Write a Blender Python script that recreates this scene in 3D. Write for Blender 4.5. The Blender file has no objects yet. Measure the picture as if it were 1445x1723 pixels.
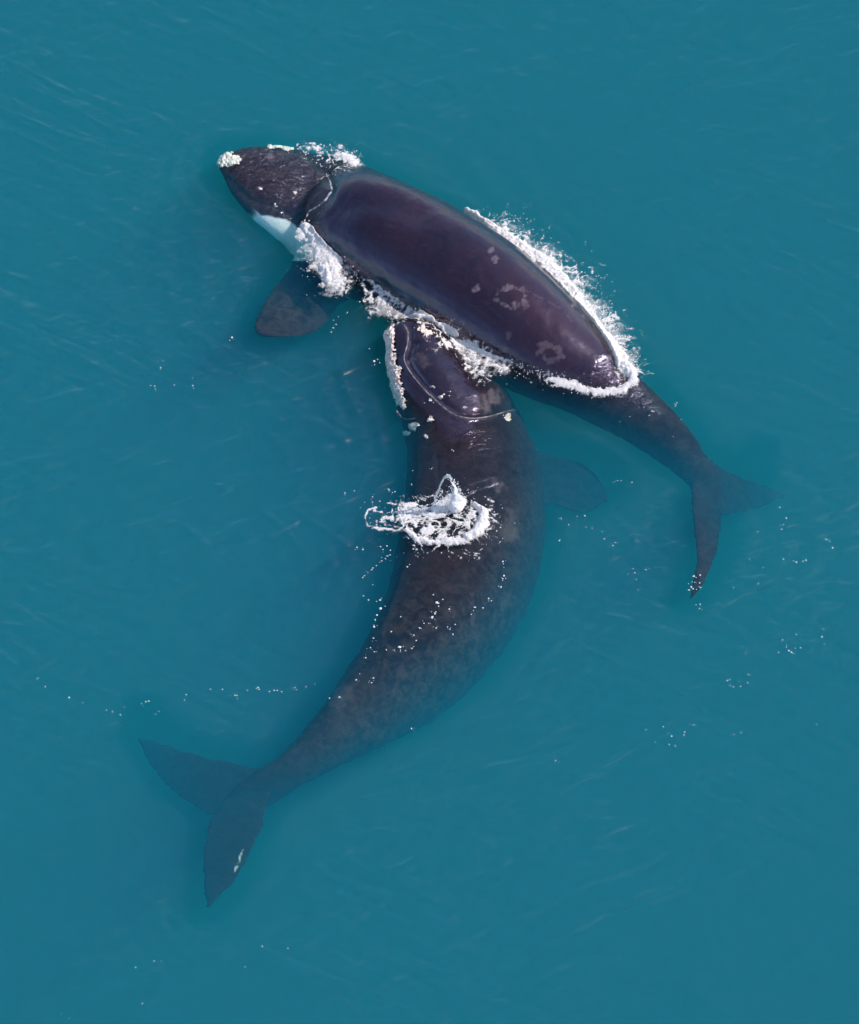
import bpy, bmesh, math
import numpy as np
from mathutils import Vector, Matrix
from mathutils.bvhtree import BVHTree

scene = bpy.context.scene
col = scene.collection
rng = np.random.default_rng(11)

# ------------------------------------------------------------------ camera
EL = math.radians(52)            # the aircraft looks down at the sea at this angle
DIST = 260.0
SCALE = 80.0                     # photograph pixels per metre at the sea surface
W, H = 1445.0, 1723.0
cam_loc = np.array([0.0, -DIST * math.cos(EL), DIST * math.sin(EL)])
FWD = np.array([0.0, math.cos(EL), -math.sin(EL)])
UPV = np.array([0.0, math.sin(EL), math.cos(EL)])
RGT = np.array([1.0, 0.0, 0.0])
cam_data = bpy.data.cameras.new('camera')
cam = bpy.data.objects.new('camera', cam_data)
col.objects.link(cam)
cam.location = cam_loc
cam.rotation_euler = (math.pi / 2 - EL, 0, 0)
cam_data.sensor_fit = 'VERTICAL'
cam_data.angle_y = 2 * math.atan((H / SCALE / 2) / DIST)
cam_data.clip_start = 1.0
cam_data.clip_end = 20000.0
scene.camera = cam
scene.render.resolution_x, scene.render.resolution_y = 858, 1024

# ------------------------------------------------------------------ sky, sun, exposure
SUN_EL = math.radians(46)
SUN_AZ = math.radians(6)        # from +x, turned away from the viewer
to_sun = Vector((math.cos(SUN_EL) * math.cos(SUN_AZ), math.cos(SUN_EL) * math.sin(SUN_AZ), math.sin(SUN_EL)))
world = bpy.data.worlds.new('World')
scene.world = world
world.use_nodes = True
nt = world.node_tree
sky = nt.nodes.new('ShaderNodeTexSky')
sky.sky_type = 'NISHITA'
sky.sun_disc = False
sky.sun_elevation = SUN_EL
sky.sun_rotation = math.pi / 2 - SUN_AZ
sky.air_density = 1.0
sky.dust_density = 1.2
sky.ozone_density = 2.5
nt.nodes['Background'].inputs['Strength'].default_value = 0.15
nt.links.new(sky.outputs['Color'], nt.nodes['Background'].inputs['Color'])
sun_data = bpy.data.lights.new('sun', 'SUN')
sun_data.energy = 3.4
sun_data.angle = math.radians(0.53)
sun_data.color = (1.0, 0.93, 0.86)
sun = bpy.data.objects.new('sun', sun_data)
col.objects.link(sun)
sun.rotation_euler = to_sun.to_track_quat('Z', 'Y').to_euler()
vs = scene.view_settings
vs.view_transform = 'Standard'
vs.look = 'None'
vs.exposure = 0.28
vs.gamma = 1.0
vs.use_curve_mapping = False
cy = scene.cycles
cy.use_denoising = True
cy.max_bounces = 5
cy.use_adaptive_sampling = True
cy.adaptive_threshold = 0.03
cy.adaptive_min_samples = 12
cy.volume_bounces = 1
cy.transparent_max_bounces = 12
cy.caustics_reflective = False
cy.caustics_refractive = False
cy.sample_clamp_indirect = 4.0

# ------------------------------------------------------------------ helpers
def P(u, v, z=0.0):
    """Point at height z that the photograph shows at pixel (u, v)."""
    u, v, z = np.broadcast_arrays(np.asarray(u, float), np.asarray(v, float), np.asarray(z, float))
    a = (u - W / 2) / SCALE / DIST
    b = -(v - H / 2) / SCALE / DIST
    d = FWD + a[..., None] * RGT + b[..., None] * UPV
    t = (z - cam_loc[2]) / d[..., 2]
    return cam_loc + d * t[..., None]

def px(p):
    """Photograph pixel of world points (n, 3)."""
    q = np.asarray(p) - cam_loc
    dep = q @ FWD
    k = DIST * SCALE / dep
    return np.stack([q @ RGT * k + W / 2, H / 2 - q @ UPV * k], -1)

def _hash(ix, seed):
    h = np.full(ix.shape[:-1], (seed * 374761393 + 1) & 0xffffffff, np.uint32)
    for k, m in zip(range(ix.shape[-1]), (668265263, 2246822519, 3266489917)):
        h = (h ^ (ix[..., k].astype(np.uint32) * np.uint32(m)))
        h = (h ^ (h >> np.uint32(15))) * np.uint32(2654435761)
    h = (h ^ (h >> np.uint32(13))) * np.uint32(1274126177)
    h ^= h >> np.uint32(16)
    return h.astype(np.float64) / 4294967295.0

def vnoise(p, seed=0):
    p = np.asarray(p, float)
    i = np.floor(p).astype(np.int64)
    f = p - i
    f = f * f * f * (f * (f * 6 - 15) + 10)
    n, out = p.shape[-1], 0.0
    for c in range(1 << n):
        o = np.array([(c >> k) & 1 for k in range(n)])
        w = np.prod(np.where(o, f, 1 - f), axis=-1)
        out = out + w * _hash(i + o, seed)
    return out

def fbm(p, octaves=4, seed=0, gain=0.5):
    p = np.asarray(p, float)
    s, a, t = 0.0, 1.0, 0.0
    for k in range(octaves):
        s = s + a * vnoise(p * 2.03 ** k + 17.3 * k, seed + k)
        t += a
        a *= gain
    return s / t

def ridged(p, octaves=3, seed=0):
    p = np.asarray(p, float)
    s, a, t = 0.0, 1.0, 0.0
    for k in range(octaves):
        s = s + a * (1 - np.abs(2 * vnoise(p * 2.1 ** k + 9.1 * k, seed + k) - 1))
        t += a
        a *= 0.55
    return s / t

def sstep(a, b, x):
    t = np.clip((x - a) / (b - a), 0, 1)
    return t * t * (3 - 2 * t)

def polyline(q, pts):
    """Distance from points q (n, 2) to a polyline of (u, v[, width]); also the width there, the arc position and the side."""
    pts = np.asarray(pts, float)
    best = np.full(len(q), 1e9)
    wid = np.ones(len(q))
    arc = np.zeros(len(q))
    side = np.ones(len(q))
    L = 0.0
    for a, b in zip(pts[:-1], pts[1:]):
        ab = b[:2] - a[:2]
        l2 = ab @ ab + 1e-9
        t = np.clip(((q - a[:2]) @ ab) / l2, 0, 1)
        c = a[:2] + t[:, None] * ab
        d = np.hypot(*(q - c).T)
        m = d < best
        best[m] = d[m]
        if pts.shape[1] > 2:
            wid[m] = (a[2] + t * (b[2] - a[2]))[m]
        arc[m] = (L + t * math.sqrt(l2))[m]
        s = ab[0] * (q[:, 1] - a[1]) - ab[1] * (q[:, 0] - a[0])
        side[m] = np.sign(s)[m]
        L += math.sqrt(l2)
    return best, wid, arc, side

def make_mesh(name, verts, faces, smooth=True):
    me = bpy.data.meshes.new(name)
    verts = np.asarray(verts, np.float32)
    faces = np.asarray(faces, np.int32)
    k = faces.shape[1]
    me.vertices.add(len(verts))
    me.vertices.foreach_set('co', verts.ravel())
    me.loops.add(faces.size)
    me.loops.foreach_set('vertex_index', faces.ravel())
    me.polygons.add(len(faces))
    me.polygons.foreach_set('loop_start', np.arange(len(faces), dtype=np.int32) * k)
    me.polygons.foreach_set('use_smooth', np.full(len(faces), smooth))
    me.update(calc_edges=True)
    me.validate()
    return me

def add(name, me, mat, parent=None, label=None, cat=None, group=None, kind=None):
    o = bpy.data.objects.new(name, me)
    col.objects.link(o)
    if mat is not None:
        me.materials.append(mat)
    if parent is not None:
        o.parent = parent
    for k, val in (('label', label), ('category', cat), ('group', group), ('kind', kind)):
        if val:
            o[k] = val
    return o

class Mat:
    def __init__(self, name):
        self.m = bpy.data.materials.new(name)
        self.m.use_nodes = True
        self.t = self.m.node_tree
        self.t.nodes.clear()
        self.out = self.n('OutputMaterial')
    def n(self, kind, **kw):
        nd = self.t.nodes.new('ShaderNode' + kind)
        for k, v in kw.items():
            if k in nd.inputs:
                nd.inputs[k].default_value = v
            elif hasattr(nd, k):
                setattr(nd, k, v)
        return nd
    def l(self, a, b):
        self.t.links.new(a, b)
    def noise(self, scale, detail=4.0, rough=0.55, vec=None, dist=0.0):
        nd = self.n('TexNoise', Scale=scale, Detail=detail, Roughness=rough, Distortion=dist)
        if vec is None:
            vec = self.n('TexCoord').outputs['Object']
        self.l(vec, nd.inputs['Vector'])
        return nd.outputs['Fac']
    def ramp(self, fac, stops):
        nd = self.n('ValToRGB')
        e = nd.color_ramp.elements
        while len(e) < len(stops):
            e.new(0.5)
        for s, (p, c) in zip(e, stops):
            s.position = p
            s.color = (c, c, c, 1) if isinstance(c, (int, float)) else tuple(c) + (1,)
        self.l(fac, nd.inputs['Fac'])
        return nd.outputs['Color']
    def mix(self, fac, a, b):
        nd = self.n('Mix', data_type='RGBA')
        for s, v in ((nd.inputs[0], fac), (nd.inputs[6], a), (nd.inputs[7], b)):
            if hasattr(v, 'links'):
                self.l(v, s)
            elif isinstance(v, (int, float)):
                s.default_value = v
            else:
                s.default_value = tuple(v) + (1,)
        return nd.outputs[2]

# ------------------------------------------------------------------ materials
def skin_material(name, base_a, base_b, rough):
    M = Mat(name)
    att = M.n('Attribute', attribute_name='marks')
    sep = M.n('SeparateColor')
    M.l(att.outputs['Color'], sep.inputs[0])
    big = M.ramp(M.noise(0.6, 5, 0.6, dist=0.6), [(0.35, 0.0), (0.7, 1.0)])
    c = M.mix(big, base_a, base_b)
    fine = M.ramp(M.noise(11.0, 6, 0.7), [(0.5, 0.0), (0.8, 0.5)])
    c = M.mix(fine, c, (0.050, 0.034, 0.036))
    fleck = M.ramp(M.noise(38.0, 3, 0.6), [(0.66, 0.0), (0.76, 0.6)])
    c = M.mix(fleck, c, (0.10, 0.075, 0.075))
    lines = M.n('Mapping', vector_type='TEXTURE')
    lines.inputs['Rotation'].default_value = (0, 0, math.radians(-38))
    lines.inputs['Scale'].default_value = (2.6, 0.09, 0.4)
    M.l(M.n('TexCoord').outputs['Object'], lines.inputs['Vector'])
    scratch = M.ramp(M.noise(1.0, 5, 0.7, vec=lines.outputs[0], dist=0.8), [(0.60, 0.0), (0.72, 0.35)])
    c = M.mix(scratch, c, (0.075, 0.05, 0.055))
    # mottled algae and scuffs, strength in the blue channel
    mot = M.ramp(M.noise(4.6, 8, 0.78, dist=0.7), [(0.43, 0.0), (0.66, 1.0)])
    mulb = M.n('Math', operation='MULTIPLY')
    M.l(sep.outputs[2], mulb.inputs[0]); M.l(mot, mulb.inputs[1])
    c = M.mix(mulb.outputs[0], c, (0.098, 0.076, 0.072))
    # pale scars in the green channel
    scar = M.ramp(M.noise(12.0, 4, 0.65), [(0.25, 0.3), (0.7, 1.0)])
    mulg = M.n('Math', operation='MULTIPLY')
    M.l(sep.outputs[1], mulg.inputs[0]); M.l(scar, mulg.inputs[1])
    c = M.mix(mulg.outputs[0], c, (0.26, 0.20, 0.22))
    # white belly and chin blaze in the red channel
    c = M.mix(sep.outputs[0], c, (0.80, 0.82, 0.82))
    b = M.n('BsdfPrincipled', Roughness=rough)
    b.inputs['IOR'].default_value = 1.52
    b.inputs['Specular Tint'].default_value = (0.74, 0.69, 1.0, 1)  # violet put into the reflection for a bluer sky sheen; the skin is untinted
    # skin under water has next to no reflection of its own: its index is close to the water's
    geo = M.n('NewGeometry')
    xyz = M.n('SeparateXYZ')
    M.l(geo.outputs['Position'], xyz.inputs[0])
    mr = M.n('MapRange')
    for k_, v_ in zip(range(1, 5), (-0.05, 0.02, 0.0, 1.0)):
        mr.inputs[k_].default_value = v_
    M.l(xyz.outputs['Z'], mr.inputs[0])
    # where a thin sheet of water runs over the skin (alpha) it mirrors the sky in small ripples
    sp = M.n('Math', operation='MAXIMUM')
    half = M.n('Math', operation='MULTIPLY'); half.inputs[1].default_value = 0.55
    M.l(att.outputs['Alpha'], half.inputs[0])
    M.l(mr.outputs[0], sp.inputs[0]); M.l(half.outputs[0], sp.inputs[1])
    M.l(sp.outputs[0], b.inputs['Specular IOR Level'])
    M.l(c, b.inputs['Base Color'])
    rr = M.ramp(M.noise(3.0, 5, 0.6), [(0.3, rough - 0.04), (0.75, rough + 0.06)])
    M.l(rr, b.inputs['Roughness'])
    mp = M.n('Mapping', vector_type='TEXTURE')
    mp.inputs['Rotation'].default_value = (0, 0, math.radians(20))
    mp.inputs['Scale'].default_value = (1.0, 0.35, 0.6)
    M.l(geo.outputs['Position'], mp.inputs['Vector'])
    bump2 = M.n('Bump', Distance=0.075)
    M.l(att.outputs['Alpha'], bump2.inputs['Strength'])
    M.l(M.noise(3.2, 4, 0.55, vec=mp.outputs[0], dist=1.2), bump2.inputs['Height'])
    bump = M.n('Bump', Strength=0.22, Distance=0.012)
    M.l(M.noise(13.0, 6, 0.65), bump.inputs['Height'])
    M.l(bump2.outputs[0], bump.inputs['Normal'])
    M.l(bump.outputs[0], b.inputs['Normal'])
    M.l(b.outputs[0], M.out.inputs['Surface'])
    return M.m

def callosity_material(name='callosity_crust', dark=(0.46, 0.28, 0.22), pale=(0.86, 0.72, 0.64)):
    M = Mat(name)
    f = M.ramp(M.noise(14.0, 6, 0.7), [(0.32, 0.0), (0.55, 1.0)])
    c = M.mix(f, dark, pale)
    b = M.n('BsdfPrincipled', Roughness=0.7)
    M.l(c, b.inputs['Base Color'])
    bump = M.n('Bump', Strength=0.7, Distance=0.02)
    M.l(M.noise(30.0, 5, 0.7), bump.inputs['Height'])
    M.l(bump.outputs[0], b.inputs['Normal'])
    M.l(b.outputs[0], M.out.inputs['Surface'])
    return M.m

def lip_material():
    M = Mat('pale_lip_rim')
    f = M.ramp(M.noise(9.0, 5, 0.7), [(0.4, 0.0), (0.62, 1.0)])
    c = M.mix(f, (0.04, 0.03, 0.035), (0.34, 0.29, 0.30))
    b = M.n('BsdfPrincipled', Roughness=0.45)
    M.l(c, b.inputs['Base Color'])
    M.l(b.outputs[0], M.out.inputs['Surface'])
    return M.m

def foam_material(name='sea_foam', most=1.0, grain=1.0):
    """Bubbly water: how densely it covers comes from the sheet ('cover'), broken up by bubble-sized noise."""
    M = Mat(name)
    geo = M.n('NewGeometry').outputs['Position']
    tone = M.ramp(M.noise(9.0, 5, 0.7, vec=geo), [(0.28, (0.80, 0.73, 0.72)), (0.55, (0.96, 0.93, 0.91))])
    d = M.n('BsdfDiffuse', Roughness=0.5)
    M.l(tone, d.inputs['Color'])
    t = M.n('BsdfTranslucent', Color=(0.92, 0.90, 0.90, 1))
    mx = M.n('MixShader', Fac=0.3)
    M.l(d.outputs[0], mx.inputs[1]); M.l(t.outputs[0], mx.inputs[2])
    bump = M.n('Bump', Strength=0.5, Distance=0.02)
    M.l(M.noise(24.0, 5, 0.75, vec=geo), bump.inputs['Height'])
    M.l(bump.outputs[0], d.inputs['Normal'])
    att = M.n('Attribute', attribute_name='cover')
    n1 = M.n('Math', operation='MULTIPLY_ADD'); n1.inputs[1].default_value = 1.2 * grain; n1.inputs[2].default_value = -0.6 * grain
    M.l(M.noise(26.0, 3, 0.6, vec=geo), n1.inputs[0])
    n2 = M.n('Math', operation='MULTIPLY_ADD'); n2.inputs[1].default_value = 1.2 * grain; n2.inputs[2].default_value = -0.6 * grain
    M.l(M.noise(10.0, 3, 0.6, vec=geo, dist=0.6), n2.inputs[0])
    a1 = M.n('Math', operation='ADD'); a2 = M.n('Math', operation='ADD')
    M.l(att.outputs['Fac'], a1.inputs[0]); M.l(n1.outputs[0], a1.inputs[1])
    M.l(a1.outputs[0], a2.inputs[0]); M.l(n2.outputs[0], a2.inputs[1])
    mr = M.n('MapRange', interpolation_type='SMOOTHSTEP')
    for k_, v_ in zip(range(1, 5), (-0.05, 0.70, 0.0, most)):
        mr.inputs[k_].default_value = v_
    M.l(a2.outputs[0], mr.inputs[0])
    tr = M.n('BsdfTransparent')
    m2 = M.n('MixShader')
    M.l(mr.outputs[0], m2.inputs[0]); M.l(tr.outputs[0], m2.inputs[1]); M.l(mx.outputs[0], m2.inputs[2])
    M.l(m2.outputs[0], M.out.inputs['Surface'])
    return M.m

def drop_material():
    M = Mat('white_droplets')
    d = M.n('BsdfDiffuse', Color=(0.95, 0.94, 0.94, 1))
    t = M.n('BsdfTranslucent', Color=(0.95, 0.95, 0.95, 1))
    mx = M.n('MixShader', Fac=0.45)
    M.l(d.outputs[0], mx.inputs[1]); M.l(t.outputs[0], mx.inputs[2])
    M.l(mx.outputs[0], M.out.inputs['Surface'])
    return M.m

def water_volume():
    M = Mat('teal_sea_water')
    sc = M.n('VolumeScatter', Color=(0.008, 0.089, 0.158, 1), Density=1.3, Anisotropy=0.0)
    ab = M.n('VolumeAbsorption', Color=(0.72, 0.900, 0.886, 1), Density=1.3)
    a = M.n('AddShader')
    M.l(sc.outputs[0], a.inputs[0]); M.l(ab.outputs[0], a.inputs[1])
    M.l(a.outputs[0], M.out.inputs['Volume'])
    return M.m

def water_film():
    M = Mat('sea_surface_film')
    geo = M.n('NewGeometry')
    def ripple(angle, across, along, seed, lo, hi, mscale):
        mp = M.n('Mapping', vector_type='TEXTURE')
        mp.inputs['Rotation'].default_value = (0, 0, math.radians(angle))
        mp.inputs['Scale'].default_value = (1 / along, 1 / across, 1)
        mp.inputs['Location'].default_value = (seed, seed * 1.7, 0)
        M.l(geo.outputs['Position'], mp.inputs['Vector'])
        a = M.noise(1.0, 1.5, 0.5, vec=mp.outputs[0], dist=0.4)
        mk = M.n('Mapping', vector_type='TEXTURE')
        mk.inputs['Rotation'].default_value = (0, 0, math.radians(angle))
        mk.inputs['Scale'].default_value = (2 / mscale, 1 / mscale, 1)
        mk.inputs['Location'].default_value = (seed * 3.1, seed, 0)
        M.l(geo.outputs['Position'], mk.inputs['Vector'])
        m = M.ramp(M.noise(1.0, 2, 0.5, vec=mk.outputs[0]), [(lo, 0.0), (hi, 1.0)])
        x = M.n('Math', operation='MULTIPLY')
        M.l(a, x.inputs[0]); M.l(m, x.inputs[1])
        return x.outputs[0]
    r1 = ripple(22, 2.4, 0.6, 3.0, 0.24, 0.56, 0.12)
    r2 = ripple(-28, 2.8, 0.8, 9.0, 0.42, 0.68, 0.16)
    r3 = ripple(8, 4.5, 2.2, 5.0, 0.1, 0.6, 0.08)
    fine = M.n('Math', operation='MULTIPLY'); fine.inputs[1].default_value = 0.42
    M.l(r3, fine.inputs[0]); r3 = fine.outputs[0]
    a1 = M.n('Math', operation='ADD'); a2 = M.n('Math', operation='ADD')
    M.l(r1, a1.inputs[0]); M.l(r2, a1.inputs[1]); M.l(a1.outputs[0], a2.inputs[0]); M.l(r3, a2.inputs[1])
    bump = M.n('Bump', Strength=1.0, Distance=0.122)
    M.l(a2.outputs[0], bump.inputs['Height'])
    fr = M.n('Fresnel', IOR=1.34)
    M.l(bump.outputs[0], fr.inputs['Normal'])
    gl = M.n('BsdfGlossy', Roughness=0.28)
    fade_att = M.n('Attribute', attribute_name='sheen_fade')
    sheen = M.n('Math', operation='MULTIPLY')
    M.l(fr.outputs[0], sheen.inputs[0]); M.l(fade_att.outputs['Fac'], sheen.inputs[1])  # painted weakening of the sky reflection beside the whales
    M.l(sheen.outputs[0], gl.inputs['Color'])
    M.l(bump.outputs[0], gl.inputs['Normal'])
    tr = M.n('BsdfTransparent')
    ad = M.n('AddShader')
    M.l(tr.outputs[0], ad.inputs[0]); M.l(gl.outputs[0], ad.inputs[1])
    M.l(ad.outputs[0], M.out.inputs['Surface'])
    return M.m

def floor_material():
    M = Mat('silty_sea_floor')
    f = M.noise(0.12, 6, 0.6)
    c = M.mix(f, (0.10, 0.10, 0.085), (0.17, 0.16, 0.13))
    b = M.n('BsdfPrincipled', Roughness=0.9)
    M.l(c, b.inputs['Base Color'])
    M.l(b.outputs[0], M.out.inputs['Surface'])
    return M.m

MAT_SKIN_BACK = skin_material('wet_skin_dry_back', (0.009, 0.0045, 0.008), (0.030, 0.009, 0.010), 0.13)
MAT_SKIN_LOW = skin_material('wet_skin_submerged', (0.010, 0.0065, 0.011), (0.024, 0.012, 0.013), 0.16)
MAT_CALL = callosity_material()
MAT_LIP = lip_material()
MAT_CALL_WATER_TINT = callosity_material('water_tinged_callosity', (0.32, 0.29, 0.21), (0.80, 0.79, 0.68))  # green cast of the water over these crusts put into their colour
MAT_FOAM = foam_material()
MAT_THIN = foam_material('aerated_water', 0.42, 0.8)
MAT_DROP = drop_material()

# ------------------------------------------------------------------ sea body and floor
def big_box(name, half, z0, z1):
    x = half
    v = [(-x, -x, z0), (x, -x, z0), (x, x, z0), (-x, x, z0), (-x, -x, z1), (x, -x, z1), (x, x, z1), (-x, x, z1)]
    f = [(0, 3, 2, 1), (4, 5, 6, 7), (0, 1, 5, 4), (1, 2, 6, 5), (2, 3, 7, 6), (3, 0, 4, 7)]
    return make_mesh(name, v, f, False)
add('water', big_box('water', 5000, -24.0, 0.0), water_volume(), kind='structure')
fl = make_mesh('sea_floor', [(-6000, -6000, -23.5), (6000, -6000, -23.5), (6000, 6000, -23.5), (-6000, 6000, -23.5)], [(0, 1, 2, 3)], False)
add('sea_floor', fl, floor_material(), kind='structure')

# ------------------------------------------------------------------ whales
def interp(st, n):
    """Cubic curve through the stations (u, v, r, z, depth ratio, roll)."""
    st = np.array([tuple(t) + (0.0,) * (6 - len(t)) for t in st], float)
    d = np.r_[0, np.cumsum(np.hypot(*np.diff(st[:, :2], axis=0).T))]
    t = np.linspace(0, d[-1], n)
    i = np.clip(np.searchsorted(d, t, 'right') - 1, 0, len(st) - 2)
    m = np.gradient(st, d, axis=0)
    h = (d[i + 1] - d[i])[:, None]
    s = ((t - d[i])[:, None]) / h
    return ((2 * s**3 - 3 * s**2 + 1) * st[i] + (s**3 - 2 * s**2 + s) * h * m[i]
            + (-2 * s**3 + 3 * s**2) * st[i + 1] + (s**3 - s**2) * h * m[i + 1])

def loft(rings):
    n, k = len(rings), len(rings[0])
    v = np.concatenate([np.concatenate(rings), [np.mean(rings[0], 0)], [np.mean(rings[-1], 0)]])
    f = []
    for i in range(n - 1):
        for j in range(k):
            a, b = i * k + j, i * k + (j + 1) % k
            f += [(a, b, b + k), (a, b + k, a + k)]
    for j in range(k):
        f.append((n * k, (j + 1) % k, j))
        f.append((n * k + 1, (n - 1) * k + j, (n - 1) * k + (j + 1) % k))
    return v, np.array(f)

def body_loft(st, n=100, k=48, roll=0.0):
    s = interp(st, n)
    c = P(s[:, 0], s[:, 1], s[:, 3])
    tan = np.gradient(c, axis=0)
    tan /= np.linalg.norm(tan, axis=1)[:, None]
    rings = []
    for i in range(n):
        e1 = np.cross(FWD, tan[i]); e1 /= np.linalg.norm(e1)
        e2 = np.cross(tan[i], e1)
        r = max(s[i, 2], 2.0) / SCALE
        a = np.arange(k) * 2 * math.pi / k
        rings.append(c[i] + np.outer(np.cos(a), e1 - FWD * (roll + s[i, 5])) * r + np.outer(np.sin(a), e2) * r * s[i, 4])
    return loft(rings)

def blade(sections, n=26, k=20, thick=0.13):
    """A fin: sections of (leading u, v, trailing u, v, z lead, z trail)."""
    s = np.asarray(sections, float)
    t = np.linspace(0, len(s) - 1, n)
    i = np.clip(t.astype(int), 0, len(s) - 2)
    m = np.gradient(s, axis=0)
    h = (t - i)[:, None]
    s = ((2 * h**3 - 3 * h**2 + 1) * s[i] + (h**3 - 2 * h**2 + h) * m[i]
         + (-2 * h**3 + 3 * h**2) * s[i + 1] + (h**3 - h**2) * m[i + 1])
    A, B = P(s[:, 0], s[:, 1], s[:, 4]), P(s[:, 2], s[:, 3], s[:, 5])
    c, ch = (A + B) / 2, (A - B) / 2
    ax = np.gradient(c, axis=0)
    rings = []
    for i in range(n):
        nn = np.cross(ch[i], ax[i])
        nn /= np.linalg.norm(nn) + 1e-9
        L = np.linalg.norm(ch[i])
        a = np.arange(k) * 2 * math.pi / k
        th = min(max(thick * L, 0.07), 0.20)
        rings.append(c[i] + np.outer(np.cos(a), ch[i]) + np.outer(np.sin(a) * (0.82 + 0.18 * np.cos(a)), nn) * th)
    return loft(rings)

def fuse(name, parts, voxel=0.033):
    vs_, fs_, off = [], [], 0
    for v, f in parts:
        vs_.append(v); fs_.append(f + off); off += len(v)
    me = make_mesh(name + '_raw', np.concatenate(vs_), np.concatenate(fs_))
    o = bpy.data.objects.new(name + '_raw', me)
    col.objects.link(o)
    bm = bmesh.new(); bm.from_mesh(me)
    bmesh.ops.recalc_face_normals(bm, faces=bm.faces)
    bm.to_mesh(me); bm.free()
    m = o.modifiers.new('remesh', 'REMESH')
    m.mode = 'VOXEL'; m.voxel_size = voxel
    s = o.modifiers.new('smooth', 'SMOOTH')
    s.factor = 0.5; s.iterations = 10
    dg = bpy.context.evaluated_depsgraph_get()
    out = bpy.data.meshes.new_from_object(o.evaluated_get(dg))
    out.name = name
    bpy.data.objects.remove(o); bpy.data.meshes.remove(me)
    return out

def coords(me):
    v = np.empty(len(me.vertices) * 3, np.float32); me.vertices.foreach_get('co', v)
    n = np.empty(len(me.vertices) * 3, np.float32); me.vertices.foreach_get('normal', n)
    return v.reshape(-1, 3).astype(float), n.reshape(-1, 3).astype(float)

def set_coords(me, v):
    me.vertices.foreach_set('co', v.astype(np.float32).ravel()); me.update()

def set_marks(me, rgb, wash):
    a = me.color_attributes.new('marks', 'FLOAT_COLOR', 'POINT')
    a.data.foreach_set('color', np.c_[np.clip(rgb, 0, 1), np.clip(wash, 0, 1)].astype(np.float32).ravel())
    me.polygons.foreach_set('use_smooth', np.ones(len(me.polygons), bool))

def spots(q, front, pts, soft=0.35):
    """Soft round marks (u, v, radius[, strength]) in photograph pixels on the side that faces the viewer."""
    out = np.zeros(len(q))
    for p in pts:
        d = np.hypot(q[:, 0] - p[0], (q[:, 1] - p[1]))
        s = p[3] if len(p) > 3 else 1.0
        out = np.maximum(out, s * (1 - sstep(p[2] * (1 - soft), p[2] * (1 + soft), d)))
    return out * front

# --- the upper whale, rolling with its broad back out of the water
W1 = [
    (371, 275, 9, -0.18, 0.7, 0.3), (392, 281, 32, -0.26, 0.6, 0.45), (430, 297, 57, -0.38, 0.6, 0.55), (482, 322, 77, -0.52, 0.6, 0.55),
    (545, 352, 96, -0.80, 0.72, 0.25), (612, 390, 106, -0.44, 0.95), (700, 438, 112, -0.34, 1.0), (780, 488, 113, -0.26, 1.0),
    (858, 543, 104, -0.28, 1.0), (936, 599, 86, -0.42, 1.0), (1000, 644, 67, -0.60, 1.0), (1046, 680, 55, -0.74, 1.0),
    (1088, 711, 47, -0.86, 1.0), (1130, 747, 39, -0.98, 1.0), (1162, 781, 30, -1.08, 0.8), (1182, 808, 26, -1.15, 0.45),
    (1194, 838, 20, -1.2, 0.25), (1200, 858, 8, -1.2, 0.25)]
W1_flukeA = [(1192, 770, 1176, 836, -1.15, -1.15), (1218, 788, 1192, 868, -1.4, -1.35), (1250, 802, 1222, 868, -1.8, -1.7),
             (1284, 815, 1262, 860, -2.4, -2.2), (1306, 826, 1296, 848, -2.9, -2.8), (1320, 832, 1316, 838, -3.2, -3.2)]
W1_flukeB = [(1164, 786, 1212, 815, -1.15, -1.2), (1162, 828, 1214, 860, -1.02, -1.25), (1164, 870, 1212, 890, -0.86, -1.1),
             (1168, 910, 1206, 924, -0.72, -0.92), (1169, 950, 1194, 962, -0.60, -0.72), (1163, 982, 1178, 992, -0.5, -0.56), (1158, 1008, 1161, 1010, -0.46, -0.46)]
W1_flip = [(498, 424, 600, 500, -1.1, -1.2), (486, 452, 576, 512, -0.92, -1.08), (462, 482, 562, 528, -0.72, -0.9), (443, 512, 551, 546, -0.58, -0.76),
           (431, 536, 528, 562, -0.50, -0.64), (428, 552, 490, 568, -0.46, -0.55), (432, 562, 452, 566, -0.45, -0.48)]
me1 = fuse('whale', [body_loft(W1), blade(W1_flukeA), blade(W1_flukeB), blade(W1_flip)])
v, n = coords(me1)
q = px(v)
front = sstep(-0.15, 0.25, -(n @ FWD))
# jaw groove and neck fold behind the head
d, _, _, side = polyline(q, [(520, 255), (548, 290), (557, 318), (545, 338), (528, 352), (516, 372)])
v += n * (front * (-0.05 * np.exp(-(d / 9) ** 2) + 0.03 * np.exp(-((d * side - 16) / 10) ** 2)))[:, None]
d, _, _, side = polyline(q, [(384, 300), (420, 335), (470, 352), (505, 372), (520, 392)])
v += n * (front * (-0.04 * np.exp(-(d / 5) ** 2)))[:, None]
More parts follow.
